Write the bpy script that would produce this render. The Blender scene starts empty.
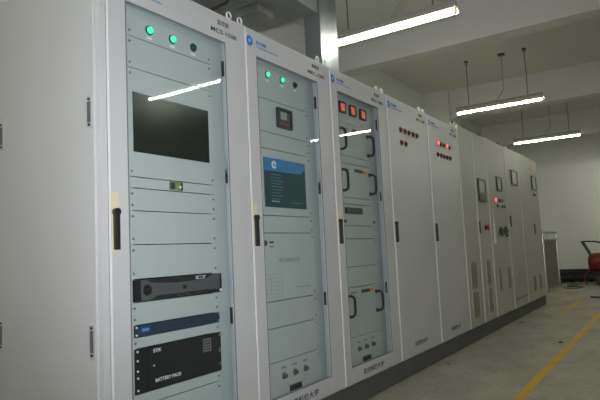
import bpy, bmesh, math, random
from mathutils import Matrix, Vector
random.seed(7)
scene = bpy.context.scene
COL = scene.collection

# ------------------------------------------------------------------ camera
CAMP = Vector((1.84608, -1.40454, 1.03326))
YAW, PITCH, ROLL, FPX = .5819, .0927, -.0474, 565.08
fw = Vector((-math.sin(YAW)*math.cos(PITCH), math.cos(YAW)*math.cos(PITCH), math.sin(PITCH)))
rt = Vector((math.cos(YAW), math.sin(YAW), 0)); up = rt.cross(fw)
rt2 = rt*math.cos(ROLL) + up*math.sin(ROLL); up2 = -rt*math.sin(ROLL) + up*math.cos(ROLL)
cd = bpy.data.cameras.new('camera'); cam = bpy.data.objects.new('camera', cd); COL.objects.link(cam)
cam.matrix_world = Matrix(((rt2.x, up2.x, -fw.x, CAMP.x), (rt2.y, up2.y, -fw.y, CAMP.y), (rt2.z, up2.z, -fw.z, CAMP.z), (0, 0, 0, 1)))
cd.sensor_fit = 'HORIZONTAL'; cd.sensor_width = 36; cd.lens = FPX/600*36; cd.clip_start = .05; cd.clip_end = 200
scene.camera = cam

# ------------------------------------------------------------------ world, daylight, exposure
w = bpy.data.worlds.new('world'); scene.world = w; w.use_nodes = True
w.node_tree.nodes['Background'].inputs[0].default_value = (.5, .52, .55, 1)
w.node_tree.nodes['Background'].inputs[1].default_value = .5
TUBE_STRENGTH = 76
# the picture was taken with the flash of the camera: a small lamp just above the lens, aimed along the view
fl_d = bpy.data.lights.new('camera_flash', 'SPOT'); fl_d.shadow_soft_size = .02
fl_d.spot_size = math.radians(86); fl_d.spot_blend = 1.0; fl_d.energy = 290; fl_d.color = (.97, .985, 1.05)
flash = bpy.data.objects.new('camera_flash', fl_d); COL.objects.link(flash)
flash.matrix_world = cam.matrix_world.copy() @ Matrix.Rotation(math.radians(4), 4, 'X'); flash.location = CAMP + up2*.09 + fw*.02
vs = scene.view_settings
vs.view_transform = 'Standard'; vs.look = 'None'; vs.gamma = 1; vs.use_curve_mapping = False; vs.exposure = 0.0
try: scene.display_settings.display_device = 'sRGB'
except Exception: pass

# ------------------------------------------------------------------ materials
MATS = {}
def srgb(r, g, b):
    f = lambda c: (c/255/12.92) if c/255 <= .04045 else ((c/255+.055)/1.055)**2.4
    return (f(r), f(g), f(b), 1)
def mat(name, col, rough=.5, metal=0, var=.0, scale=8, bump=0, bscale=60, spec=.5, emit=None, estr=0, stretch=None):
    if name in MATS: return MATS[name]
    m = bpy.data.materials.new(name); m.use_nodes = True; MATS[name] = m
    nt = m.node_tree; b = nt.nodes['Principled BSDF']
    b.inputs['Base Color'].default_value = col; b.inputs['Roughness'].default_value = rough
    b.inputs['Metallic'].default_value = metal; b.inputs['Specular IOR Level'].default_value = spec
    if emit: b.inputs['Emission Color'].default_value = emit; b.inputs['Emission Strength'].default_value = estr
    if var or bump:
        tc = nt.nodes.new('ShaderNodeTexCoord'); mp = nt.nodes.new('ShaderNodeMapping')
        nt.links.new(tc.outputs['Object'], mp.inputs[0])
        if stretch: mp.inputs['Scale'].default_value = stretch
    if var:
        n = nt.nodes.new('ShaderNodeTexNoise'); n.inputs['Scale'].default_value = scale; n.inputs['Detail'].default_value = 6
        nt.links.new(mp.outputs[0], n.inputs['Vector'])
        r = nt.nodes.new('ShaderNodeValToRGB')
        r.color_ramp.elements[0].position = .3; r.color_ramp.elements[1].position = .7
        r.color_ramp.elements[0].color = tuple(c*(1-var) for c in col[:3])+(1,)
        r.color_ramp.elements[1].color = tuple(min(1, c*(1+var)) for c in col[:3])+(1,)
        nt.links.new(n.outputs['Fac'], r.inputs[0]); nt.links.new(r.outputs[0], b.inputs['Base Color'])
    if bump:
        n2 = nt.nodes.new('ShaderNodeTexNoise'); n2.inputs['Scale'].default_value = bscale; n2.inputs['Detail'].default_value = 4
        nt.links.new(mp.outputs[0], n2.inputs['Vector'])
        bp = nt.nodes.new('ShaderNodeBump'); bp.inputs['Strength'].default_value = bump; bp.inputs['Distance'].default_value = .01
        nt.links.new(n2.outputs['Fac'], bp.inputs['Height']); nt.links.new(bp.outputs[0], b.inputs['Normal'])
    return m
def glass_mat():
    m = bpy.data.materials.new('door_glass'); m.use_nodes = True; nt = m.node_tree; nt.nodes.clear()
    out = nt.nodes.new('ShaderNodeOutputMaterial'); mx = nt.nodes.new('ShaderNodeMixShader')
    t = nt.nodes.new('ShaderNodeBsdfTransparent'); t.inputs[0].default_value = (.955, .98, .975, 1)
    g = nt.nodes.new('ShaderNodeBsdfGlossy'); g.inputs['Roughness'].default_value = .012
    lw = nt.nodes.new('ShaderNodeLayerWeight'); lw.inputs[0].default_value = .5
    p = nt.nodes.new('ShaderNodeMath'); p.operation = 'POWER'; p.inputs[1].default_value = 5
    k = nt.nodes.new('ShaderNodeMath'); k.operation = 'MULTIPLY_ADD'; k.inputs[1].default_value = .8; k.inputs[2].default_value = .022
    nt.links.new(lw.outputs['Facing'], p.inputs[0]); nt.links.new(p.outputs[0], k.inputs[0])
    nt.links.new(k.outputs[0], mx.inputs[0]); nt.links.new(t.outputs[0], mx.inputs[1]); nt.links.new(g.outputs[0], mx.inputs[2])
    tc = nt.nodes.new('ShaderNodeTexCoord'); n = nt.nodes.new('ShaderNodeTexNoise'); n.inputs['Scale'].default_value = 9
    b = nt.nodes.new('ShaderNodeBump'); b.inputs['Strength'].default_value = .02; b.inputs['Distance'].default_value = .01
    nt.links.new(tc.outputs['Object'], n.inputs['Vector']); nt.links.new(n.outputs['Fac'], b.inputs['Height']); nt.links.new(b.outputs[0], g.inputs['Normal'])
    nt.links.new(mx.outputs[0], out.inputs[0]); return m
GLASS = glass_mat()
PAINT = mat('grey_paint', (.475, .48, .49, 1), .42, var=.02, scale=3)
PAINT2 = mat('grey_paint_far', (.385, .385, .345, 1), .5, var=.03, scale=3)
PANEL = mat('rack_panel_paint', (.46, .487, .49, 1), .45, var=.02, scale=4)
RAIL = mat('inner_rail_paint', (.43, .46, .465, 1), .45)
RAILD = mat('inner_frame_paint', (.36, .40, .43, 1), .4)
DARKGAP = mat('rubber_gasket', (.16, .165, .17, 1), .7)
BLACK = mat('black_plastic', (.012, .012, .013, 1), .35)
BLACKP = mat('black_powder_coat', (.016, .016, .018, 1), .45, bump=.05)
SERVER = mat('server_bezel_grey', (.085, .088, .093, 1), .45)
MESH = mat('server_grille_black', (.012, .012, .013, 1), .6, bump=.6, bscale=400)
NAVY = mat('navy_device_paint', (.024, .042, .068, 1), .4, bump=.2, bscale=200)
BLUE = mat('blue_print', srgb(28, 110, 180), .5)
BLUE_LIT = mat('blue_badge', srgb(26, 66, 120), .4, emit=srgb(50, 130, 210), estr=.04)
INK = mat('black_ink', (.03, .03, .035, 1), .6)
INKG = mat('grey_ink', (.2, .2, .2, 1), .6)
WHITE = mat('white_print', (.8, .8, .8, 1), .5)
CREAM = mat('cream_plastic', srgb(205, 196, 165), .5)
STEEL = mat('galvanised_steel', (.36, .39, .40, 1), .34, metal=.75, var=.18, scale=5, stretch=(1, 1, .35))
STEELD = mat('dull_sheet_steel', (.27, .28, .265, 1), .5, metal=.4, var=.2, scale=4)
CHROME = mat('stainless_steel', (.40, .39, .37, 1), .28, metal=1, var=.08, scale=20)
ZINC = mat('zinc_screw', (.28, .28, .29, 1), .4, metal=.6)
GLOWG = mat('green_lamp_lit', (.05, .6, .35, 1), .3, emit=(.04, 1, .42, 1), estr=1.1)
DARKG = mat('green_lamp_off', (.01, .07, .05, 1), .25)
GLOWR = mat('red_lamp_lit', (.7, .08, .06, 1), .3, emit=(1, .12, .10, 1), estr=1.6)
GLOWO = mat('orange_digits', (.6, .1, .04, 1), .3, emit=(1, .16, .07, 1), estr=.42)
DARKR = mat('red_lamp_off', (.12, .012, .012, 1), .3)
SCREEN = mat('dark_monitor_glass', (.012, .016, .012, 1), .18)
TEAL = mat('teal_screen', (.010, .035, .042, 1), .25, emit=(.02, .09, .10, 1), estr=.12)
TEALL = mat('teal_screen_rows', (.05, .14, .15, 1), .3, emit=(.08, .25, .27, 1), estr=.1)
SCRB = mat('blue_screen_header', (.012, .15, .36, 1), .3, emit=(.01, .22, .55, 1), estr=.08)
CHAR = mat('charcoal_plastic', (.035, .04, .04, 1), .4)
LCD = mat('lcd_grey_green', (.32, .36, .33, 1), .3)
BROWN = mat('brown_breaker', (.085, .075, .05, 1), .5)
ORANGE = mat('orange_plastic', (.7, .28, .03, 1), .4)
GREENP = mat('green_connector', (.18, .24, .12, 1), .5)
REDP = mat('red_plastic', (.45, .03, .02, 1), .35)
REDT = mat('red_tank_paint', (.17, .014, .013, 1), .35)
YEL = mat('yellow_sign_paint', (.75, .42, .03, 1), .5)
PLINTH = mat('dark_plinth_paint', (.075, .08, .083, 1), .55, var=.15, scale=6)
VENT = mat('vent_filter_mesh', (.24, .205, .155, 1), .8, bump=.4, bscale=300)
WALL = mat('off_white_wall', (.76, .76, .72, 1), .85, var=.02, scale=1.5)
CEIL = mat('ceiling_plaster', (.66, .655, .59, 1), .9, var=.03, scale=1.2)
BEAMM = mat('beam_plaster', (.66, .65, .62, 1), .9, var=.02, scale=1.5)
RUBBER = mat('black_rubber', (.015, .015, .017, 1), .6)
PAPER = mat('white_paper', (.75, .75, .78, 1), .7)
TUBE = mat('fluorescent_tube', (.9, .9, .85, 1), .4, emit=(.975, 1.0, .86, 1), estr=TUBE_STRENGTH)
REFL = mat('white_enamel_reflector', (.72, .70, .55, 1), .45)
FIXT = mat('fixture_grey', (.34, .31, .30, 1), .5)
LINE = mat('yellow_floor_paint', srgb(186, 146, 40), .7, var=.12, scale=5, bump=.1)
def floor_mat():
    m = bpy.data.materials.new('concrete_floor'); m.use_nodes = True; nt = m.node_tree; b = nt.nodes['Principled BSDF']
    tc = nt.nodes.new('ShaderNodeTexCoord'); mp = nt.nodes.new('ShaderNodeMapping'); mp.inputs['Scale'].default_value = (1, .55, 1); mp.inputs['Rotation'].default_value = (0, 0, .5)
    nt.links.new(tc.outputs['Object'], mp.inputs[0])
    n = nt.nodes.new('ShaderNodeTexNoise'); n.inputs['Scale'].default_value = 2.2; n.inputs['Detail'].default_value = 10; n.inputs['Roughness'].default_value = .65
    nt.links.new(mp.outputs[0], n.inputs['Vector'])
    r = nt.nodes.new('ShaderNodeValToRGB')
    e = r.color_ramp.elements; e[0].position = .3; e[0].color = (.22, .205, .168, 1); e[1].position = .72; e[1].color = (.40, .375, .315, 1)
    nt.links.new(n.outputs['Fac'], r.inputs[0])
    n2 = nt.nodes.new('ShaderNodeTexNoise'); n2.inputs['Scale'].default_value = 30; n2.inputs['Detail'].default_value = 5
    nt.links.new(tc.outputs['Object'], n2.inputs['Vector'])
    r2 = nt.nodes.new('ShaderNodeValToRGB'); r2.color_ramp.elements[0].position = .35; r2.color_ramp.elements[0].color = (.78, .78, .78, 1); r2.color_ramp.elements[1].position = .6; r2.color_ramp.elements[1].color = (1, 1, 1, 1)
    nt.links.new(n2.outputs['Fac'], r2.inputs[0])
    mx = nt.nodes.new('ShaderNodeMixRGB'); mx.blend_type = 'MULTIPLY'; mx.inputs[0].default_value = .8
    nt.links.new(r.outputs[0], mx.inputs[1]); nt.links.new(r2.outputs[0], mx.inputs[2]); nt.links.new(mx.outputs[0], b.inputs['Base Color'])
    b.inputs['Roughness'].default_value = .62; b.inputs['Specular IOR Level'].default_value = .35
    bp = nt.nodes.new('ShaderNodeBump'); bp.inputs['Strength'].default_value = .15; bp.inputs['Distance'].default_value = .004
    nt.links.new(n2.outputs['Fac'], bp.inputs['Height']); nt.links.new(bp.outputs[0], b.inputs['Normal'])
    return m
FLOOR = floor_mat()

# ------------------------------------------------------------------ geometry helpers (all coordinates are world metres)
class G:
    def __init__(s): s.v = []; s.f = []
    def add(s, vs_, fs_):
        o = len(s.v); s.v += [tuple(v) for v in vs_]; s.f += [tuple(i+o for i in f) for f in fs_]; return s
    def box(s, x0, x1, y0, y1, z0, z1, bev=0):
        if bev:
            bm = bmesh.new(); bmesh.ops.create_cube(bm, size=1)
            for v in bm.verts: v.co = ((x0+x1)/2+v.co.x*(x1-x0), (y0+y1)/2+v.co.y*(y1-y0), (z0+z1)/2+v.co.z*(z1-z0))
            bmesh.ops.bevel(bm, geom=bm.edges[:], offset=bev, segments=2, affect='EDGES', profile=.7)
            bm.verts.index_update()
            s.add([v.co[:] for v in bm.verts], [[v.index for v in f.verts] for f in bm.faces]); bm.free(); return s
        return s.add([(x0, y0, z0), (x1, y0, z0), (x1, y1, z0), (x0, y1, z0), (x0, y0, z1), (x1, y0, z1), (x1, y1, z1), (x0, y1, z1)],
                     [(3, 2, 1, 0), (4, 5, 6, 7), (0, 1, 5, 4), (1, 2, 6, 5), (2, 3, 7, 6), (3, 0, 4, 7)])
    def cyl(s, p0, p1, r0, r1=None, n=14, cap=True):
        r1 = r0 if r1 is None else r1
        p0, p1 = Vector(p0), Vector(p1); d = (p1-p0).normalized()
        a = d.orthogonal().normalized(); b = d.cross(a)
        vs_ = []
        for p, r in ((p0, r0), (p1, r1)):
            for i in range(n):
                t = 2*math.pi*i/n; vs_.append(p+(a*math.cos(t)+b*math.sin(t))*r)
        fs_ = [(i, (i+1) % n, n+(i+1) % n, n+i) for i in range(n)]
        if cap: fs_ += [tuple(reversed(range(n))), tuple(range(n, 2*n))]
        return s.add(vs_, fs_)
    def tube(s, pts, r, n=8):
        pts = [Vector(p) for p in pts]; rings = []; prev = None; base = len(s.v)
        for i, p in enumerate(pts):
            t = (pts[min(i+1, len(pts)-1)]-pts[max(i-1, 0)]).normalized()
            a = (prev - t*prev.dot(t)) if prev is not None else t.orthogonal()
            if a.length < 1e-5: a = t.orthogonal()
            a.normalize(); prev = a; b = t.cross(a)
            s.v += [tuple(p+(a*math.cos(2*math.pi*k/n)+b*math.sin(2*math.pi*k/n))*r) for k in range(n)]
        for i in range(len(pts)-1):
            for k in range(n):
                s.f.append((base+i*n+k, base+i*n+(k+1) % n, base+(i+1)*n+(k+1) % n, base+(i+1)*n+k))
        s.f.append(tuple(base+k for k in reversed(range(n)))); s.f.append(tuple(base+(len(pts)-1)*n+k for k in range(n)))
        return s
    def prism_x(s, poly, x0, x1):          # poly: (y, z) outline, extruded along X
        n = len(poly)
        return s.add([(x0, y, z) for y, z in poly]+[(x1, y, z) for y, z in poly],
                     [tuple(reversed(range(n))), tuple(range(n, 2*n))]+[(i, (i+1) % n, n+(i+1) % n, n+i) for i in range(n)])
    def frame_x(s, x0, x1, ya, yb, za, zb, yc, yd, zc, zd):   # rectangular frame in the YZ plane: outer a-b, inner c-d
        s.box(x0, x1, ya, yc, za, zb); s.box(x0, x1, yd, yb, za, zb); s.box(x0, x1, yc, yd, za, zc); s.box(x0, x1, yc, yd, zd, zb); return s
    def lathe(s, prof, base, axis, n=16):  # prof: (radius, height) along axis from base
        base = Vector(base); ax = Vector(axis).normalized(); a = ax.orthogonal().normalized(); b = ax.cross(a); o = len(s.v)
        for r, h in prof:
            s.v += [tuple(base+ax*h+(a*math.cos(2*math.pi*k/n)+b*math.sin(2*math.pi*k/n))*r) for k in range(n)]
        for i in range(len(prof)-1):
            for k in range(n): s.f.append((o+i*n+k, o+i*n+(k+1) % n, o+(i+1)*n+(k+1) % n, o+(i+1)*n+k))
        s.f.append(tuple(o+k for k in reversed(range(n)))); s.f.append(tuple(o+(len(prof)-1)*n+k for k in range(n))); return s
    def mesh(s, name, m, off=(0, 0, 0), smooth=False):
        me = bpy.data.meshes.new(name); me.from_pydata([(v[0]-off[0], v[1]-off[1], v[2]-off[2]) for v in s.v], [], s.f)
        bm = bmesh.new(); bm.from_mesh(me); bmesh.ops.recalc_face_normals(bm, faces=bm.faces); bm.to_mesh(me); bm.free()
        me.materials.append(m)
        if smooth:
            for p in me.polygons: p.use_smooth = True
            try: me.set_sharp_from_angle(angle=math.radians(35))
            except Exception: pass
        return me
    def build(s, name, m, parent=None, smooth=False, bev=0):
        o = bpy.data.objects.new(name, s.mesh(name, m, origin(parent), smooth)); COL.objects.link(o); o.parent = parent
        if bev:
            md = o.modifiers.new('bevel', 'BEVEL'); md.width = bev; md.segments = 2; md.limit_method = 'ANGLE'
        return o
def origin(o):
    v = Vector((0, 0, 0))
    while o is not None: v += o.location; o = o.parent
    return v
def place(name, me, loc, parent):           # a shared mesh put at a world position under a parent
    o = bpy.data.objects.new(name, me); COL.objects.link(o); o.parent = parent; o.location = Vector(loc)-origin(parent); return o
def empty(name, loc, label, cat, group=None):
    o = bpy.data.objects.new(name, None); COL.objects.link(o); o.location = loc; o.empty_display_size = .1
    return tag(o, label, cat, group)
def tag(o, label, cat, group=None):
    o['label'] = label; o['category'] = cat
    if group: o['group'] = group
    return o
def struct(o): o['kind'] = 'structure'; return o
TXT = {}
def text(name, s, size, y, z, x, parent, m, align='CENTER', spacing=1.0, width=None, bold=0):
    """lettering in the YZ plane, readable from +X; y,z is the centre (or left) of the line"""
    key = (s, size, spacing, align, bold)
    if key not in TXT:
        cu = bpy.data.curves.new('t', 'FONT'); cu.body = s; cu.size = size; cu.align_x = align; cu.align_y = 'CENTER'; cu.space_character = spacing
        cu.extrude = .0006; cu.offset = bold; cu.resolution_u = 3
        ob = bpy.data.objects.new('t', cu); COL.objects.link(ob)
        dg = bpy.context.evaluated_depsgraph_get(); dg.update()
        me = bpy.data.meshes.new_from_object(ob.evaluated_get(dg)); bpy.data.objects.remove(ob)
        TXT[key] = [tuple(v.co) for v in me.vertices], [tuple(p.vertices) for p in me.polygons]
    V, F = TXT[key]
    k = 1.0
    if width and V:
        ww = max(v[0] for v in V)-min(v[0] for v in V); k = width/ww
    g = G(); g.v = [(x+v[2], y+v[0]*k, z+v[1]) for v in V]; g.f = list(F)
    o = g.build(name, m, parent); return o

# ------------------------------------------------------------------ the room
XL, XR, YF, YB, ZC = -1.72, 5.6, -6.0, 14.3, 3.77
floor = struct(G().box(XL-.2, XR+.2, YF-.2, YB+.2, -.1, 0).build('floor', FLOOR))
ceiling = struct(G().box(XL-.2, XR+.2, YF-.2, YB+.2, ZC, ZC+.15).build('ceiling', CEIL))
for yb in (-2.48, 1.12, 4.72, 8.30, 11.9):
    G().box(XL if yb != 8.30 else -1.27, XR, yb, yb+.25, 3.27, ZC).build('beam', BEAMM, ceiling)
wl = struct(G().box(XL-.2, XL, YF-.2, YB+.2, 0, ZC).build('wall_left', WALL))
G().box(XL, -1.27, 8.22, 8.62, 0, ZC).build('pillar', BEAMM, wl)
struct(G().box(XR, XR+.2, YF-.2, YB+.2, 0, ZC).build('wall_right', WALL))
struct(G().box(XL, XR, YB, YB+.2, 0, ZC).build('wall_back', WALL))
struct(G().box(XL, XR, YF-.2, YF, 0, ZC).build('wall_front', WALL))
# painted floor lines
for a in ((.845, .915, -5.5, 13.9), (.375, .44, 7.45, 9.45), (.44, .845, 7.45, 7.53), (-.05, .375, 9.37, 9.43)):
    G().box(a[0], a[1], a[2], a[3], 0, .0012).build('yellow_line', LINE, floor)

# ------------------------------------------------------------------ cabinets
PL = .15; ZT = 2.281; DEP = .79
def eye_bolt_mesh():
    g = G(); g.cyl((0, 0, 0), (0, 0, .008), .016, n=12); g.cyl((0, 0, .008), (0, 0, .022), .007, n=8)
    pts = [(0, .021*math.cos(t), .04+.021*math.sin(t)) for t in [2*math.pi*i/18-math.pi/2 for i in range(18)]]
    o = len(g.v); n = 6
    for p in pts:
        c = Vector(p); rad = Vector((0, p[1], p[2]-.04)).normalized(); ax = Vector((1, 0, 0))
        g.v += [tuple(c+(rad*math.cos(2*math.pi*k/n)+ax*math.sin(2*math.pi*k/n))*.0058) for k in range(n)]
    for i in range(18):
        j = (i+1) % 18
        for k in range(n): g.f.append((o+i*n+k, o+i*n+(k+1) % n, o+j*n+(k+1) % n, o+j*n+k))
    return g.mesh('eye_bolt', CHROME_W, smooth=True)
CHROME_W = mat('white_zinc_eye', (.70, .70, .66, 1), .4, metal=.2)
EYE = eye_bolt_mesh()
for v_ in EYE.vertices: v_.co *= .85
EYED = EYE.copy(); EYED.materials[0] = mat('dark_eye', (.12, .12, .11, 1), .5)
SCREW = G().cyl((0, 0, 0), (.004, 0, 0), .0062, .005, n=8).mesh('screw', ZINC, smooth=True)
SCREWW = G().cyl((0, 0, 0), (.004, 0, 0), .005, .004, n=8).mesh('bright_screw', WHITE, smooth=True)
HINGE = G().box(-.018, -.004, .001, .006, -.040, .040).box(-.016, -.006, -.002, .006, -.010, .010).mesh('hinge', BLACK)
HINGES = G().box(-.018, -.004, .001, .006, -.045, .045).box(-.016, -.006, -.002, .006, -.02, .02).mesh('hinge_light', mat('blue_grey_hinge', (.35, .42, .52, 1), .35, metal=.3))
def gear_logo(y, z, x, parent):
    poly = []
    for i in range(48):
        t = 2*math.pi*i/48; r = .031 if (i//2) % 3 else .025; poly.append((y+r*math.cos(t), z+r*math.sin(t)))
    lg = G().prism_x(poly, x, x+.001).build('logo_emblem', BLUE, parent)
    star = []
    for i in range(12):
        t = 2*math.pi*i/12; r = .012 if i % 2 else .0065; star.append((y+r*math.cos(t), z+r*math.sin(t)))
    G().prism_x(star, x+.001, x+.0016).build('emblem_centre', mat('pale_blue_print', srgb(150, 200, 235), .5), lg)
    text('emblem_lettering', '东方电机', .024, y+.056, z+.006, x+.0006, lg, BLUE, 'LEFT', width=.098, bold=.0006)
    text('emblem_lettering', 'DONGFANG ELECTRIC', .0125, y+.056, z-.018, x+.0006, lg, BLUE, 'LEFT', width=.21)
def door_handle(y, parent):
    G().box(0, .006, y-.021, y+.021, 1.068, 1.308, bev=.002).build('handle_plate', CREAM, parent)
    g = G(); g.box(.006, .022, y-.011, y+.013, 1.078, 1.235, bev=.004); g.cyl((.006, y+.001, 1.228), (.024, y+.001, 1.228), .0155, n=14)
    g.box(.021, .026, y-.004, y+.006, 1.085, 1.21)
    g.build('handle', BLACK, parent, smooth=True)
def cabinet(i, label, glass, header, model, name='control_cabinet'):
    y0 = .9*i; y1 = y0+.9
    c = empty(name, (0, y0, PL), label, 'cabinet', 'row of light grey control cabinets')
    e = .0015
    b = G()
    # open-fronted shell: two sides, roof, floor, back and the corner posts with a rolled edge
    b.box(-DEP+.02, -.052, y0+e, y0+.02, PL+.02, ZT-.02); b.box(-DEP+.02, -.052, y1-.02, y1-e, PL+.02, ZT-.02)
    b.box(-DEP, -DEP+.02, y0+e, y1-e, PL, ZT); b.box(-DEP+.02, -.052, y0+e, y1-e, ZT-.02, ZT); b.box(-DEP+.02, -.052, y0+e, y1-e, PL, PL+.02)
    b.build('body', PAINT, c)
    p = G(); p.box(-.052, -.0142, y0+.0005, y0+.1, PL, ZT, bev=.004); p.box(-.052, -.0142, y1-.1, y1-.0005, PL, ZT, bev=.004)
    p.box(-.0142, -.003, y0+.0005, y0+.0315, PL+.004, ZT-.004, bev=.003)
    p.box(-.052, -.014, y0+.1, y1-.1, ZT-.09, ZT); p.box(-.052, -.014, y0+.1, y1-.1, PL, PL+.06)
    p.build('front_frame', PAINT, c)
    # door
    ya, yb, za, zb = y0+.0322, y1-.0008, PL+.012, ZT-.012
    d = G()
    if glass:
        yc, yd, zc, zd = y0+.13, y0+.768, .262, 2.130
        d.frame_x(-.0135, 0, ya, yb, za, zb, yc, yd, zc, zd)
    else:
        d.box(-.0135, 0, ya, yb, za, zb)
    door = d.build('door', PAINT, c, bev=.0025)
    # rolled door edge strips beside the seams, caught light painted in as paler colour
    G().box(-.0135, .006, ya, ya+.0085, za, zb, bev=.003).build('edge_strip', mat('door_edge_highlight', (.62, .62, .63, 1), .35), door)
    if glass:
        G().frame_x(-.0035, .0010, yc-.001, yd+.001, zc-.001, zd+.001, yc+.003, yd-.003, zc+.003, zd-.005).build('gasket', DARKGAP, door)
        G().frame_x(-.028, -.0135, yc-.02, yd+.02, zc-.02, zd+.02, yc, yd, zc, zd).build('inner_frame', RAILD, door)
        G().box(-.008, -.004, yc, yd, zc, zd).build('glass_pane', GLASS, door)
        for zz in (1.995, 1.44, .74): place('hinge', HINGE, (-.0085, y0+.7615, zz), door)
        for zz in (1.49, .91): place('hinge', HINGES, (-.0085, y0+.7615, zz), door)
    door_handle(y0+.056, door)
    gear_logo(y0+.072, 2.202, 0, door)
    text('header_lettering', header, .029, y0+.757, 2.224, .0006, door, INK, spacing=1.1, bold=0)
    text('header_lettering', model, .034, y0+.76, 2.176, .0006, door, INK, width=.196, bold=.0002)
    text('footer_lettering', '北京科技大学', .040, y0+.445, .205 if glass else .243, .0006, door, INK, spacing=1.0, width=.32 if glass else .28, bold=.0006)
    for yy in (y0+.045, y1-.045):
        place('lifting_eye', EYE, (-.042, yy, ZT), c); place('lifting_eye', EYE, (-DEP+.05, yy, ZT), c)
    if glass:
        for s_, (qa, qb) in enumerate(((y0+.1, y0+.2), (y0+.68, y0+.8))):
            G().box(-.066, -.058, qa, qb, PL+.06, ZT-.09).build('mounting_rail', RAIL, c)
    return c, door
def rack_panel(c, y0, z0, z1, name='blank_panel', screws=True, m=None):
    pn = G().box(-.058, -.05, y0+.178, y0+.706, z0+.0018, z1-.0018, bev=.001).build(name, m or PANEL, c)
    if screws:
        zs = (z0+.024, z1-.024) if z1-z0 > .09 else ((z0+z1)/2,)
        if z1-z0 > .35: zs = (z0+.024, z1-.024)
        for yy in (y0+.190, y0+.693):
            for zz in zs: place('screw', SCREW, (-.05, yy, zz), pn)
    return pn
def lamp(pn, y, z, lit, x=-.05, r=.017):
    k = {'g': GLOWG, 'G': DARKG, 'r': GLOWR, 'R': DARKR, 'k': BLACK, 'w': WHITE}[lit]
    o = G().lathe([(r*1.25, 0), (r*1.25, .004), (r*1.05, .006)], (x, y, z), (1, 0, 0)).build('indicator_lamp', CHAR if lit in 'rRkw' else DARKG, pn, smooth=True)
    G().lathe([(r*.95, .006), (r*.9, .012), (r*.6, .017), (r*.1, .019)], (x, y, z), (1, 0, 0)).build('lamp_lens', k, o, smooth=True)
    return o

# --- cabinet with monitor and server
c1, d1 = cabinet(0, 'light grey glass-door cabinet nearest the camera, with large blank monitor and server inside', True, '监控屏', 'MCS-1000')
lp = rack_panel(c1, 0, 2.008, 2.185, 'lamp_panel')
for yy, k in ((.303, 'g'), (.444, 'g'), (.583, 'G')):
    lamp(lp, yy, 2.063, k)
    G().box(-.05, -.0494, yy-.016, yy+.016, 2.022, 2.034).build('lamp_label', WHITE, lp)
rack_panel(c1, 0, 1.866, 2.008)
mp_ = rack_panel(c1, 0, 1.388, 1.866, 'monitor_panel')
ms = G().box(-.05, -.0475, .201, .674, 1.497, 1.760, bev=.001).build('monitor_screen', SCREEN, mp_)
cp = rack_panel(c1, 0, 1.340, 1.388, 'connector_panel', screws=False)
cb = G().box(-.05, -.046, .402, .482, 1.344, 1.385).build('socket_block', GREENP, cp)
G().box(-.046, -.044, .407, .432, 1.350, 1.379).build('socket', CHAR, cb)
G().box(-.046, -.044, .438, .456, 1.352, 1.368).build('socket', mat('olive_plastic', (.24, .25, .08, 1), .5), cb)
G().cyl((-.046, .463, 1.360), (-.040, .463, 1.360), .006, n=10).build('socket_pin', WHITE, cb)
G().box(-.046, -.0435, .472, .481, 1.346, 1.383).build('socket', BLACK, cb)
for za, zb in ((1.243, 1.340), (1.099, 1.243), (.954, 1.099), (.764, .858), (.668, .714), (.436, .484), (.212, .436)):
    rack_panel(c1, 0, za, zb)
# side panel with four flush latches
sp = G().box(-DEP+.012, -.030, -.010, .0014, PL+.02, ZT-.035, bev=.003).build('side_panel', PAINT, c1)
for xx in (-.056, -.700):
    for zz in (1.317*.9/.8+.15, .515*.9/.8+.15):
        lt = G().box(xx-.018, xx+.018, -.0135, -.010, zz-.065, zz+.065, bev=.001).build('latch', mat('latch_steel', (.50, .51, .52, 1), .4, metal=.35), sp)
        G().box(xx-.0095, xx+.0095, -.0150, -.0135, zz-.042, zz+.042).build('latch_lever', mat('latch_grey', (.10, .105, .11, 1), .4), lt)
        for dz in (-.052, .052): G().cyl((xx, -.0135, zz+dz), (xx, -.0165, zz+dz), .006, n=8).build('latch_screw', BLACK, lt)

# --- server, network unit and battery pack mounted in the first rack
sv = empty('rack_server', (-.04, .45, .861), 'dark grey rack server with grille bezel above the thin navy unit', 'server')
G().box(-.55, -.05, .215, .672, .866, .946).build('chassis', BLACK, sv)
G().box(-.05, -.038, .182, .213, .861, .951, bev=.001).build('rack_ear', BLACK, sv)
G().box(-.05, -.038, .700, .722, .861, .951, bev=.001).build('rack_ear', BLACK, sv)
bz = G().box(-.05, -.036, .213, .700, .861, .951, bev=.002).build('bezel', MESH, sv)
top = [(.214, .950), (.232, .950), (.285, .932), (.430, .926), (.600, .932), (.655, .950), (.699, .950), (.699, .876), (.600, .882), (.430, .879), (.300, .879), (.255, .863), (.214, .863)]
bw = G().prism_x(top, -.036, -.031).build('bezel_bridge', SERVER, sv)
G().lathe([(.024, 0), (.022, .003), (.017, .003)], (-.031, .245, .906), (1, 0, 0)).build('bezel_lock', BLACK, bw)
ld = G().prism_x([(.535, .934), (.590, .934), (.600, .949), (.535, .949)][::-1], -.031, -.028).build('status_display', mat('server_lcd', (.42, .43, .44, 1), .4), sv)
G().box(-.028, -.027, .548, .580, .938, .946).build('display_window', BLACK, ld)
em = G().prism_x([(.452, .893), (.462, .900), (.472, .893), (.472, .915), (.462, .908), (.452, .915)], -.031, -.029).build('maker_emblem', BLACK, bw)
for yy in (.27, .36, .43, .49, .55): G().cyl((-.036, yy, .870), (-.034, yy, .870), .003, n=8).build('status_led', WHITE if yy < .3 else INKG, bz)
G().cyl((-.038, .711, .871), (-.033, .711, .871), .007, n=10).build('ear_screw', WHITE, sv)

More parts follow.
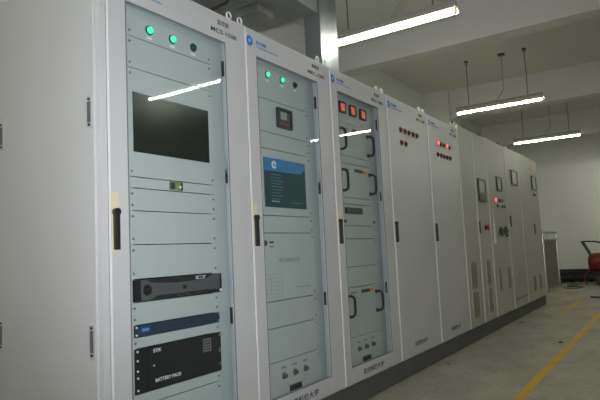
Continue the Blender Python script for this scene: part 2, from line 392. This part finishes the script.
nu = empty('network_unit', (-.046, .45, .717), 'thin navy rack unit with a pale blue badge between server and battery pack', 'rack unit')
G().box(-.4, -.05, .215, .672, .720, .758).build('chassis', BLACK, nu)
fp = G().box(-.05, -.044, .184, .705, .716, .763, bev=.001).build('faceplate', NAVY, nu)
bd = G().box(-.044, -.043, .212, .268, .729, .756).build('badge', BLUE_LIT, fp)
G().box(-.043, -.0425, .222, .258, .736, .748).build('badge_mark', mat('pale_blue_badge', srgb(95, 150, 190), .5), bd)
for yy in (.193, .697):
    for zz in (.724, .755): place('ear_screw', SCREWW if yy < .3 else SCREW, (-.044, yy, zz), fp)
G().box(-.044, -.042, .202, .2035, .718, .761).build('panel_edge', SERVER, fp)

bp_ = empty('battery_pack', (-.046, .45, .486), 'black rack battery pack lettered BATTERY PACK at the bottom of the first rack', 'battery pack')
G().box(-.6, -.05, .215, .672, .492, .660).build('chassis', BLACK, bp_)
bf = G().box(-.05, -.043, .184, .707, .486, .667, bev=.001).build('faceplate', BLACKP, bp_)
G().box(-.043, -.036, .250, .672, .492, .661, bev=.002).build('front_cover', BLACKP, bp_)
for zz in (.500, .550, .578, .620, .657): place('ear_screw', SCREWW, (-.043, .195, zz), bf)
for zz in (.52, .578, .59, .655): place('ear_screw', SCREW, (-.043, .696, zz), bf)
text('brand_lettering', 'STK', .021, .272, .648, -.0355, bp_, WHITE, 'LEFT', width=.046, bold=.0002)
text('product_lettering', 'BATTERY PACK', .021, .281, .524, -.0355, bp_, WHITE, 'LEFT', width=.150, bold=.0002)
DOT = G().cyl((0, 0, 0), (.001, 0, 0), .0045, n=8).mesh('vent_hole', mat('vent_hole_grey', (.30, .30, .31, 1), .6))
for a in range(4):
    for b_ in range(5): place('vent_hole', DOT, (-.036, .580+a*.015, .595+b_*.013), bp_)
G().cyl((-.036, .275, .588), (-.034, .275, .588), .004, n=8).build('cover_screw', WHITE, bp_)

# --- second cabinet: touch screen and meter
c2, d2 = cabinet(1, 'grey glass-door cabinet with blue-headed touch screen inside, beside the monitor cabinet', True, '励磁屏', 'MRC-1000')
Y = .9
lp2 = rack_panel(c2, Y, 1.925, 2.185, 'lamp_panel')
for yy, k in ((.291, 'g'), (.437, 'g'), (.577, 'k')):
    lamp(lp2, Y+yy, 2.074, k, r=.016)
    G().box(-.05, -.0494, Y+yy-.014, Y+yy+.014, 2.034, 2.044).build('lamp_label', WHITE, lp2)
mpn = rack_panel(c2, Y, 1.731, 1.925, 'meter_panel')
mt = G().frame_x(-.05, -.030, Y+.362, Y+.509, 1.774, 1.893, Y+.374, Y+.497, 1.785, 1.882).box(-.05, -.040, Y+.374, Y+.497, 1.785, 1.882).build('meter', CHAR, mpn)
G().box(-.040, -.036, Y+.395, Y+.455, 1.825, 1.872).build('meter_display', LCD, mt)
G().box(-.040, -.037, Y+.462, Y+.490, 1.80, 1.875).build('meter_strip', mat('meter_grey', (.09, .1, .1, 1), .5), mt)
for k in range(4): G().cyl((-.040, Y+.400+k*.026, 1.799), (-.035, Y+.400+k*.026, 1.799), .008, n=8).build('meter_button', mat('dull_red_button', (.35, .10, .08, 1), .5), mt)
rack_panel(c2, Y, 1.634, 1.731)
tp = rack_panel(c2, Y, 1.250, 1.634, 'screen_panel')
ts = G().box(-.05, -.046, Y+.219, Y+.643, 1.298, 1.582, bev=.001).build('touch_screen', TEAL, tp)
G().prism_x([(Y+.220, 1.581), (Y+.642, 1.581), (Y+.642, 1.545), (Y+.59, 1.512), (Y+.220, 1.505)][::-1], -.046, -.0455).build('screen_header', SCRB, ts)
sl = G().lathe([(.024, 0), (.024, .0004)], (-.0455, Y+.315, 1.545), (1, 0, 0)).build('screen_emblem', WHITE, ts)
text('screen_lettering', 'Eu', .030, Y+.320, 1.545, -.0448, ts, SCRB, bold=.001)
G().box(-.0455, -.0452, Y+.35, Y+.50, 1.524, 1.533).build('screen_header_line', TEALL, ts)
for k in range(9):
    G().box(-.046, -.0457, Y+.28, Y+.28+random.uniform(.09, .14), 1.485-k*.0175, 1.490-k*.0175).build('screen_row', TEALL, ts)
G().box(-.046, -.0457, Y+.47, Y+.60, 1.33, 1.334).build('screen_row', TEALL, ts)
G().box(-.046, -.0457, Y+.28, Y+.36, 1.329, 1.336).build('screen_row', mat('screen_text', (.3, .4, .42, 1), .4), ts)
rack_panel(c2, Y, 1.151, 1.250)
ap = rack_panel(c2, Y, .769, 1.151, 'access_panel')
lk = G().lathe([(.016, 0), (.016, .006), (.010, .012), (.004, .013)], (-.05, Y+.203, 1.095), (1, 0, 0)).build('lock', CHAR, ap, smooth=True)
G().box(-.05, -.049, Y+.245, Y+.285, 1.092, 1.104).build('label_strip', CHAR, ap)
G().box(-.05, -.049, Y+.245, Y+.285, 1.070, 1.078).build('label_strip', INKG, ap)
text('panel_lettering', '电力科技公司', .030, Y+.435, .993, -.0496, ap, INKG, width=.20)
ch = G()
for k in range(7): ch.box(-.05, -.0492, Y+.195, Y+.355, .790+k*.021, .7920+k*.021)
for k in (.195, .245, .353): ch.box(-.05, -.0492, Y+k, Y+k+.002, .790, .918)
ch.build('wiring_chart', mat('faint_grey_ink', (.33, .33, .32, 1), .6), ap)
G().box(-.05, -.0492, Y+.50, Y+.65, .829, .833).build('label_strip', INKG, ap)
rack_panel(c2, Y, .621, .769); rack_panel(c2, Y, .436, .621)
def breaker_panel(c, Y0):
    kp = rack_panel(c, Y0, .212, .436, 'switch_panel')
    for yy in (.331, .440, .549):
        kn = G().lathe([(.019, 0), (.019, .004), (.012, .005), (.011, .018), (.009, .02)], (-.05, Y0+yy, .351), (1, 0, 0)).build('rotary_switch', mat('olive_grey_knob', (.10, .10, .06, 1), .5), kp, smooth=True)
        G().box(-.05, -.0492, Y0+yy-.022, Y0+yy+.022, .392, .402).build('switch_label', INKG, kp)
        G().box(-.031, -.027, Y0+yy-.003, Y0+yy+.003, .343, .362).build('switch_pointer', BLACK, kn)
    sb = G().box(-.05, -.034, Y0+.380, Y0+.485, .242, .288, bev=.002).build('terminal_block', CHAR, kp)
    for k in range(4): G().box(-.034, -.032, Y0+.386+k*.025, Y0+.404+k*.025, .250, .280).build('terminal', BLACK, sb)
breaker_panel(c2, Y)

# --- third cabinet: three red meters and pull-out modules
c3, d3 = cabinet(2, 'grey glass-door cabinet with three red-lit meters and black-handled drawers inside', True, '整流屏', 'MZC-1000')
Y = 1.8
mp3 = rack_panel(c3, Y, 1.942, 2.185, 'meter_panel')
for yy in (.264, .417, .580):
    q = G().frame_x(-.05, -.030, Y+yy-.043, Y+yy+.043, 2.006, 2.086, Y+yy-.036, Y+yy+.036, 2.014, 2.078).box(-.05, -.036, Y+yy-.036, Y+yy+.036, 2.014, 2.078).build('digital_meter', CHAR, mp3)
    G().box(-.036, -.034, Y+yy-.030, Y+yy+.030, 2.019, 2.073).build('meter_display', GLOWO, q)
rack_panel(c3, Y, 1.648, 1.702)
rack_panel(c3, Y, 1.356, 1.404)
bk = rack_panel(c3, Y, 1.205, 1.356, 'breaker_panel')
sl_ = G().box(-.05, -.047, Y+.235, Y+.50, 1.288, 1.334).build('breaker_slot', BLACK, bk)
for k in range(6): G().box(-.047, -.036, Y+.262+k*.038, Y+.295+k*.038, 1.293, 1.330, bev=.002).build('breaker', BROWN if k != 4 else CHAR, sl_)
for yy in (.235, .68): G().cyl((-.05, Y+yy, 1.236), (-.043, Y+yy, 1.236), .011, n=10).build('thumb_screw', CHAR, bk)
rack_panel(c3, Y, 1.112, 1.205); rack_panel(c3, Y, .917, 1.112); rack_panel(c3, Y, .775, .917)
breaker_panel(c3, Y)
def drawer(z0, z1, hz0, hz1, ledz):
    dr = G().box(-.45, -.058, Y+.215, Y+.672, z0+.008, z1-.008).box(-.058, -.05, Y+.178, Y+.706, z0+.0018, z1-.0018, bev=.001).build('drawer', PANEL, c3)
    for yy in (.212, .650):
        pts = [(-.05, Y+yy, hz0), (-.030, Y+yy+.012, hz0-.002), (-.018, Y+yy+.030, hz0+.010), (-.0155, Y+yy+.036, hz0+.03), (-.0155, Y+yy+.036, hz1-.03), (-.018, Y+yy+.030, hz1-.010), (-.030, Y+yy+.012, hz1+.002), (-.05, Y+yy, hz1)]
        g = G().tube(pts, .0095, 8)
        for zz in (hz0, hz1): g.cyl((-.05, Y+yy, zz), (-.045, Y+yy, zz), .016, n=12)
        g.build('handle', BLACK, dr, smooth=True)
    for k in range(6):
        G().box(-.05, -.044, Y+.415+k*.033, Y+.437+k*.033, ledz-.010, ledz+.012).build('drawer_indicator', ORANGE if k >= 4 else CHAR, dr)
    G().box(-.05, -.0494, Y+.255, Y+.35, ledz-.005, ledz+.006).build('drawer_label', INKG, dr)
    for yy in (.190, .693):
        for zz in (z0+.02, z1-.02): place('screw', SCREW, (-.05, Y+yy, zz), dr)
drawer(1.702, 1.942, 1.742, 1.888, 1.900)
drawer(1.404, 1.648, 1.450, 1.594, 1.605)
drawer(.436, .775, .582, .720, .738)

# --- fourth and fifth cabinets: plain doors with push-button lamps
c4, d4 = cabinet(3, 'plain-doored grey cabinet with seven unlit dark red lamps in two rows', False, '灭磁屏', 'MDC-1000')
for k in range(5): lamp(d4, 2.7+.286+k*.0895, 2.021, 'R', x=0, r=.020)
for k in range(2): lamp(d4, 2.7+.289+k*.0895, 1.911, 'R', x=0, r=.020)
c5, d5 = cabinet(4, 'plain-doored grey cabinet with glowing red lamps and a row of push buttons', False, '调节屏', 'MTC-1000')
for k, q in enumerate('rRRrR'): lamp(d5, 3.6+.282+k*.084, 2.030, q, x=0, r=.021)
for k, q in enumerate('kRRkR'): lamp(d5, 3.6+.262+k*.090, 1.916, q, x=0, r=.020)
G().box(0, .002, 3.6+.245, 3.6+.30, 1.870, 1.888).build('button_label', WHITE, d5)
G().box(0, .002, 3.6+.51, 3.6+.54, 1.935, 1.955).build('button_label', WHITE, d5)

# --- the older cabinets further along the row
def far_cabinet(y0, y1, zt, label, zb=PL):
    c = empty('switchgear_cabinet', (0, y0, PL), label, 'cabinet', 'older cabinets at the far end of the row')
    b = G(); b.box(-DEP, -.014, y0+.0015, y1-.0015, PL, zt, bev=.006); b.build('body', PAINT2, c)
    d = G().box(-.0135, 0, y0+.02, y1-.012, zb+.012, zt-.02, bev=.003).build('door', PAINT2, c)
    G().box(-.0135, .004, y0+.012, y0+.020, zb+.012, zt-.02).build('edge_strip', mat('far_edge_highlight', (.66, .64, .54, 1), .5), d)  # strip coloured paler than the door to imitate light catching its edge
    for yy in (y0+.06, y1-.06): place('lifting_eye', EYED, (-.06, yy, zt), c)
    return c, d
VENT2 = mat('vent_slat_paint', (.29, .26, .205, 1), .7)
def vent(d, ya, yb, za, zb):
    v = G().frame_x(0, .006, ya-.02, yb+.02, za-.02, zb+.02, ya, yb, za, zb).build('vent_frame', PAINT2, d)
    G().box(0, .002, ya, yb, za, zb).build('vent_mesh', VENT, v)
    n = max(3, int((zb-za)/.035))
    for k in range(n): G().box(.002, .005, ya, yb, za+(k+.35)*(zb-za)/n, za+(k+.6)*(zb-za)/n).build('vent_slat', VENT2, v)
def meter(d, ya, yb, za, zb, fm=CHAR):
    q = G().frame_x(0, .018, ya, yb, za, zb, ya+.028, yb-.028, za+.02, zb-.02).build('panel_meter', fm, d)
    G().box(0, .010, ya+.028, yb-.028, za+.02, zb-.02).build('meter_face', mat('meter_face_grey', (.34, .35, .31, 1), .4), q); return q
def small_handle(d, y, z0, z1):
    G().box(0, .012, y-.022, y+.022, z0, z1, bev=.003).build('handle', BLACK, d)
c6, d6 = far_cabinet(4.5, 5.04, 2.33, 'narrow grey cabinet without a handle, two stacked vents low on its door')
vent(d6, 4.64, 4.87, .56, .84); vent(d6, 4.64, 4.87, .25, .52)
c7, d7 = far_cabinet(5.04, 5.56, 2.33, 'narrow grey cabinet with a red stop button and a tall dark meter')
q = meter(d7, 5.13, 5.42, 1.61, 1.79)
G().box(0, .02, 5.14, 5.42, 1.525, 1.605, bev=.003).build('control_unit', BLACK, d7)
small_handle(d7, 5.085, 1.155, 1.295)
es = G().lathe([(.03, 0), (.03, .01), (.018, .012), (.018, .025)], (0, 5.328, 1.222), (1, 0, 0)).build('stop_button', BLACK, d7, smooth=True)
G().lathe([(.018, .025), (.038, .028), (.040, .038), (.030, .046), (.005, .048)], (0, 5.328, 1.222), (1, 0, 0)).build('button_head', REDP, es, smooth=True)
vent(d7, 5.24, 5.41, .56, .84); vent(d7, 5.24, 5.41, .25, .52)
c8, d8 = far_cabinet(5.56, 6.46, 2.345, 'grey cabinet with one glowing red lamp and dark knobs, paper sheet hung beside them')
meter(d8, 5.965, 6.20, 1.70, 1.885)
lamp(d8, 5.853, 1.576, 'r', x=0, r=.032)
G().box(0, .02, 6.03, 6.20, 1.560, 1.600, bev=.003).build('selector_plate', BLACK, d8)
for k in range(4): lamp(d8, 5.93+k*.117, 1.506, 'kwkR'[k], x=0, r=.016)
for yy, r_ in ((5.975, .055), (6.22, .075)):
    kb = G().lathe([(r_*.6, 0), (r_*.6, .01), (r_*.4, .012), (r_*.35, .04)], (0, yy, 1.178), (1, 0, 0)).build('selector_switch', CHAR, d8, smooth=True)
    for a in range(4):
        t = a*math.pi/2+.3; G().box(.01, .035, yy+r_*math.cos(t)-.018, yy+r_*math.cos(t)+.018, 1.178+r_*.7*math.sin(t)-.018, 1.178+r_*.7*math.sin(t)+.018, bev=.004).build('switch_lobe', BLACK, kb)
vent(d8, 5.75, 5.885, .45, .72); vent(d8, 6.18, 6.34, .45, .72)
c9, d9 = far_cabinet(6.46, 7.30, 2.355, 'grey cabinet with horizontal louvre slots low on its door and a pale framed meter')
meter(d9, 6.79, 7.12, 1.84, 2.05, CHAR)
small_handle(d9, 6.575, 1.245, 1.395)
for k in range(4): G().prism_x([(6.66, .48+k*.045), (7.25, .48+k*.045), (7.24, .505+k*.045), (6.67, .505+k*.045)], 0, .012).build('louvre', PAINT2, d9)
G().box(0, .006, 6.54, 7.26, .270, .282).build('kick_strip', CHAR, d9)
c10, d10 = far_cabinet(7.30, 8.66, 2.365, 'last grey cabinet of the row, with an orange warning plate near its top')
meter(d10, 8.14, 8.47, 1.86, 2.085, CHAR)
sg = G().box(0, .003, 8.05, 8.46, 2.160, 2.205).build('warning_plate', YEL, d10)
for k in range(3): G().box(.003, .0036, 8.10+k*.12, 8.17+k*.12, 2.175, 2.190).build('warning_mark', mat('brown_ink', (.18, .08, .02, 1), .6), sg)
G().box(0, .02, 8.24, 8.36, 1.765, 1.80, bev=.003).build('name_plate', BLACK, d10)
small_handle(d10, 8.12, 1.15, 1.31)
vent(d10, 7.70, 7.90, .29, .51); vent(d10, 8.12, 8.30, .29, .51)
sh = empty('paper_sheet', (.012, 5.68, 1.03), 'pale paper tag hanging flat against the knob cabinet', 'paper')
g = G()
pts = [(5.635, 1.03), (5.725, 1.03), (5.725, 1.18), (5.71, 1.27), (5.68, 1.35), (5.655, 1.26), (5.64, 1.18)]
g.prism_x(pts, .006, .012).build('sheet', PAPER, sh)
G().tube([(.009, 5.68, 1.34), (.012, 5.68, 1.40), (.004, 5.68, 1.44)], .003, 6).build('string', WHITE, sh)

# plinth under the row
pg = empty('cabinet_plinth', (-.4, 4.26, 0), 'dark grey steel plinth running under the whole cabinet row', 'plinth')
for a, b in ((0, 2.7), (2.7, 5.04), (5.04, 7.30), (7.30, 8.70)):
    G().box(-.76, -.03, a+.001, b-.001, 0, PL, bev=.004).build('plinth_section', PLINTH, pg)

# ------------------------------------------------------------------ ventilation duct over the cabinets
du = empty('ventilation_duct', (-.6, 2.5, ZT+.054), 'galvanised sheet-metal duct with a vertical drop behind the second cabinet header', 'duct')
G().box(-1.60, -.40, .75, 2.40, 2.955, 3.26, bev=.004).build('horizontal_duct', STEELD, du)
G().box(-.535, -.385, 2.402, 2.68, ZT+.054, 3.26, bev=.004).build('vertical_duct', STEEL, du)
fl = G(); fl.box(-.56, -.36, 2.385, 2.402, ZT+.054, ZT+.072); fl.box(-.56, -.36, 2.68, 2.697, ZT+.054, ZT+.072); fl.box(-.56, -.535, 2.402, 2.68, ZT+.054, ZT+.072); fl.box(-.385, -.36, 2.402, 2.68, ZT+.054, ZT+.072)
fl.build('flange', STEEL, du)
for yy in (1.3, 1.9): G().box(-1.60, -.40, yy-.015, yy+.015, 2.940, 2.955).build('stiffener', STEELD, du)
G().tube([(-.42, 1.45, 2.93), (-.8, 1.75, 2.93), (-1.2, 1.8, 2.93)], .012, 8).build('conduit', CHAR, du, smooth=True)
G().box(-.86, -.66, 1.95, 2.14, 2.90, 2.955, bev=.006).build('junction_box', STEELD, du)
for yy in (.9, 2.25):
    for xx in (-1.5, -.5): G().cyl((xx, yy, 3.26), (xx, yy, ZC), .006, n=6).build('hanger_rod', STEELD, du)

G().box(-.55, -.37, 2.39, 2.695, ZT, ZT+.052).build('duct_collar', STEEL, c3)

# ------------------------------------------------------------------ hanging fluorescent lights
RODM = mat('rod_grey', (.13, .125, .115, 1), .5)
def fluor(x, y, label, cord=True):
    z = 3.0; L = .615
    o = empty('fluorescent_light', (x, y, z), label, 'light', 'fluorescent lights hung in two lines')
    G().box(x-L, x+L, y-.026, y+.026, z+.052, z+.095, bev=.003).build('channel', FIXT, o)
    for s in (-1, 1):
        g = G()
        pr_ = [(y+s*.020, z+.052), (y+s*.080, z+.004), (y+s*.082, z+.007), (y+s*.026, z+.056)]
        n = len(pr_); g.add([(x-L, a, b) for a, b in pr_]+[(x+L, a, b) for a, b in pr_], [tuple(range(n)), tuple(range(n, 2*n))]+[(i, (i+1) % n, n+(i+1) % n, n+i) for i in range(n)])
        g.build('reflector_wing', REFL, o)
    G().box(x-L, x+L, y-.020, y+.020, z+.046, z+.052).build('reflector_back', REFL, o)
    G().cyl((x-.59, y, z), (x+.59, y, z), .014, n=16).build('tube', TUBE, o, smooth=True)
    for s in (-1, 1):
        G().box(x+s*.602-.012, x+s*.602+.012, y-.016, y+.016, z-.02, z+.05, bev=.003).build('lamp_holder', WHITE, o)
        g = G(); g.tube([(x+s*.415, y, z+.095), (x+s*.418, y, z+.4), (x+s*.415, y, ZC-.05)], .0065, 6); g.build('hanger_rod', RODM, o)
        g = G(); g.cyl((x+s*.415, y, ZC-.012), (x+s*.415, y, ZC), .032, n=12)
        g.tube([(x+s*.415+.018*math.cos(t), y, ZC-.035+.018*math.sin(t)) for t in [k*math.pi/6-1.4 for k in range(11)]], .006, 6); g.build('ceiling_hook', CHAR, o)
    if cord:
        g = G(); g.tube([(x-.02, y+.01, z+.095), (x+.03, y+.02, z+.16), (x+.09, y+.02, z+.25), (x+.095, y+.02, z+.5), (x+.095, y+.02, ZC-.01)], .008, 6); g.build('power_cord', mat('pale_cord', (.42, .42, .38, 1), .6), o)
        G().box(x+.05, x+.14, y-.015, y+.055, ZC-.02, ZC).build('ceiling_rose', CHAR, o)
    return o
fluor(-.135, 3.21, 'hanging fluorescent light nearest the camera, partly behind the metal duct')
fluor(-.125, 6.93, 'middle of the three visible hanging fluorescent lights')
fluor(-.080, 10.35, 'farthest and smallest of the three visible hanging fluorescent lights')
fluor(2.82, 3.32, 'fluorescent light mirrored in the glass of the first cabinet')
fluor(2.80, 7.02, 'fluorescent light mirrored in the glass of the second and third cabinets')
fluor(2.80, 10.4, 'fluorescent light of the second line, beside the farthest visible one')
fluor(2.80, -.4, 'fluorescent light over the aisle behind the camera')
fluor(2.80, -4.1, 'fluorescent light of the second line, farthest behind the camera')
fluor(-.10, -3.9, 'fluorescent light of the first line, behind the camera')
fluor(1.42, 13.0, 'added out-of-view fluorescent light that brightens the back wall')  # extra unseen lamp, added to lift the back wall
fluor(-.10, -1.75, 'added out-of-view fluorescent light that brightens the top of the near side panel')  # extra unseen lamp, added to light the side panel from above

# ------------------------------------------------------------------ things at the far end
def railing(x, y0, y1, label, n):
    r_ = empty('steel_railing', (x, (y0+y1)/2, 0), label, 'railing', 'stainless railings parked past the cabinets')
    H = 1.215
    for y in (y0, y1):
        G().tube([(x, y, .0), (x, y, H-.02)], .021, 10).build('post', CHROME, r_, smooth=True)
        G().box(x-.05, x+.05, y-.05, y+.05, 0, .012, bev=.002).build('base_plate', CHROME, r_)
    G().tube([(x, y0-.06, H), (x, y1+.06, H)], .024, 10).build('top_rail', CHROME, r_, smooth=True)
    for z in (H-.155, .10): G().tube([(x, y0, z), (x, y1, z)], .017, 8).build('rail', CHROME, r_, smooth=True)
    for k in range(1, n):
        y = y0+(y1-y0)*k/n; G().tube([(x, y, .10), (x, y, H-.155)], .0125, 6).build('baluster', STEELB, r_, smooth=True)
STEELB = mat('tarnished_steel_bar', (.30, .27, .24, 1), .4, metal=.6)
railing(-.39, 10.82, 12.35, 'nearer stainless steel railing standing past the last cabinet', 13)
railing(-.56, 10.95, 12.45, 'rear stainless steel railing standing close behind the other railing', 13)

def blob_path(cx, cy, r, turns, n, z, wob):
    pts = []
    for i in range(n):
        t = 2*math.pi*turns*i/n
        rr = r*(1+wob*math.sin(3.3*t)+random.uniform(-.06, .06)); pts.append((cx+rr*math.cos(t), cy+rr*.75*math.sin(t), z+.012+.012*(i % 5)+.03*turns*i/n*.5))
    return pts
def coil(cx, cy, r, turns, label, th=.02, z=0, wob=.12):
    o = G().tube(blob_path(cx, cy, r, turns, int(26*turns), z+th, wob), th, 6).build('cable_coil', RUBBER, None, smooth=True)
    tag(o, label, 'cable', 'black cables on the floor by the back wall'); return o
coil(-.50, 13.5, .22, 6, 'heap of black cable against the back wall, next to the railings', .026)
coil(.09, 13.5, .22, 6, 'heap of black cable against the back wall, nearest the red machine', .026)
o = G().tube([(-.25, 11.9, .02), (-.15, 11.7, .02), (.05, 11.75, .02), (.12, 12.0, .02), (.0, 12.2, .02), (-.22, 12.2, .02), (-.2, 12.5, .02), (-.1, 12.9, .02)], .011, 6).build('loose_cable', RUBBER, None, smooth=True)
tag(o, 'loose loop of dark cable on the floor in front of the cable heaps', 'cable')
o = G().tube([(-.75, 13.0, .05), (-.60, 12.95, .30), (-.42, 12.95, .34), (-.25, 13.0, .22), (-.05, 13.05, .14)], .010, 6).build('bent_wire', RUBBER, None, smooth=True)
tag(o, 'thin black wire arching up over the cable heap', 'cable')
o = G().tube([(.50, 9.9, .015), (.56, 9.75, .015), (.70, 9.72, .015), (.82, 9.85, .015), (.98, 9.8, .015), (1.2, 9.9, .015)], .016, 6).build('floor_cable', RUBBER, None, smooth=True)
tag(o, 'short dark cable lying on the floor at the right edge', 'cable')
tb = empty('tool_case', (-.20, 13.75, 0), 'low black case behind the cable heaps at the wall', 'case')
G().box(-.80, .42, 13.62+.28, 14.18, .02, .26, bev=.015).build('case_body', BLACK, tb)
G().box(-.81, .43, 13.89, 14.19, .26, .31, bev=.01).build('case_lid', BLACK, tb)
for xx in (-.6, .2): G().box(xx-.05, xx+.05, 13.895, 14.185, 0, .02).build('foot', RUBBER, tb)

# red wheeled machine at the right edge
mx0, my = .49, 13.0
mc = empty('red_machine', (mx0, my, 0), 'red wheeled compressor with a bent black push handle at the right edge', 'machine')
g = G().lathe([(.02, 0), (.14, .02), (.20, .08), (.215, .15), (.215, .75), (.20, .82), (.14, .88), (.02, .90)], (mx0-.36, my, .50), (1, 0, 0), n=24); g.build('tank', REDT, mc, smooth=True)
G().box(mx0-.25, mx0+.45, my-.16, my+.16, .12, .30, bev=.02).build('motor', BLACK, mc)
G().lathe([(.05, 0), (.05, .06), (.02, .07)], (mx0+.05, my, .71), (0, 0, 1)).build('pressure_cap', CHAR, mc, smooth=True)
for yy in (-.2, .2):
    wv = G().lathe([(.06, -.03), (.12, -.03), (.13, -.015), (.13, .015), (.12, .03), (.06, .03)], (mx0-.10, my+yy, .13), (0, 1, 0), n=20).build('wheel', RUBBER, mc, smooth=True)
    G().cyl((mx0-.10, my+yy-.034, .13), (mx0-.10, my+yy+.034, .13), .05, n=14).build('wheel_hub', CHAR, wv)
G().box(mx0+.36, mx0+.42, my-.18, my+.18, 0, .14, bev=.01).build('stand', CHAR, mc)
G().tube([(mx0-.27, my-.15, .64), (mx0-.42, my-.15, .945), (mx0-.44, my-.15, .97), (mx0-.41, my-.15, .985), (mx0-.22, my-.15, .975), (mx0+.05, my-.15, .92), (mx0+.28, my-.15, .72)], .016, 8).build('push_handle', BLACK, mc, smooth=True)
G().tube([(mx0-.27, my+.15, .64), (mx0-.42, my+.15, .945), (mx0-.44, my+.15, .97), (mx0-.41, my+.15, .985), (mx0-.22, my+.15, .975), (mx0+.05, my+.15, .92), (mx0+.28, my+.15, .72)], .016, 8).build('push_handle', BLACK, mc, smooth=True)
G().tube([(mx0-.44, my-.15, .97), (mx0-.44, my+.15, .97)], .016, 8).build('handle_grip', BLACK, mc, smooth=True)
G().tube([(mx0-.33, my-.05, .35), (mx0-.42, my-.1, .22), (mx0-.45, my-.1, .10), (mx0-.40, my-.15, .02)], .018, 8).build('hose', REDT, mc, smooth=True)

# scraps on the floor
def scrap(x, y, r, m, label, cat):
    n = 7; pts = [(x+r*random.uniform(.6, 1.1)*math.cos(2*math.pi*k/n), y+r*random.uniform(.6, 1.1)*math.sin(2*math.pi*k/n)) for k in range(n)]
    g = G(); g.add([(a, b, 0) for a, b in pts]+[(a*.9+x*.1, b*.9+y*.1, .008+.006*random.random()) for a, b in pts], [tuple(reversed(range(n))), tuple(range(n, 2*n))]+[(k, (k+1) % n, n+(k+1) % n, n+k) for k in range(n)])
    return tag(g.build('floor_scrap', m), label, cat)
RUST = mat('rust_brown_scrap', (.35, .13, .05, 1), .8); DSC = mat('dark_scrap', (.05, .045, .04, 1), .8)
scrap(.095, 3.50, .022, RUST, 'rust-coloured scrap on the floor, nearest the plinth and camera', 'scrap')
scrap(.10, 6.30, .035, RUST, 'reddish scrap on the floor near the knob cabinet', 'scrap')
scrap(.78, 4.90, .03, DSC, 'small dark scrap on the floor left of the long yellow line', 'scrap')
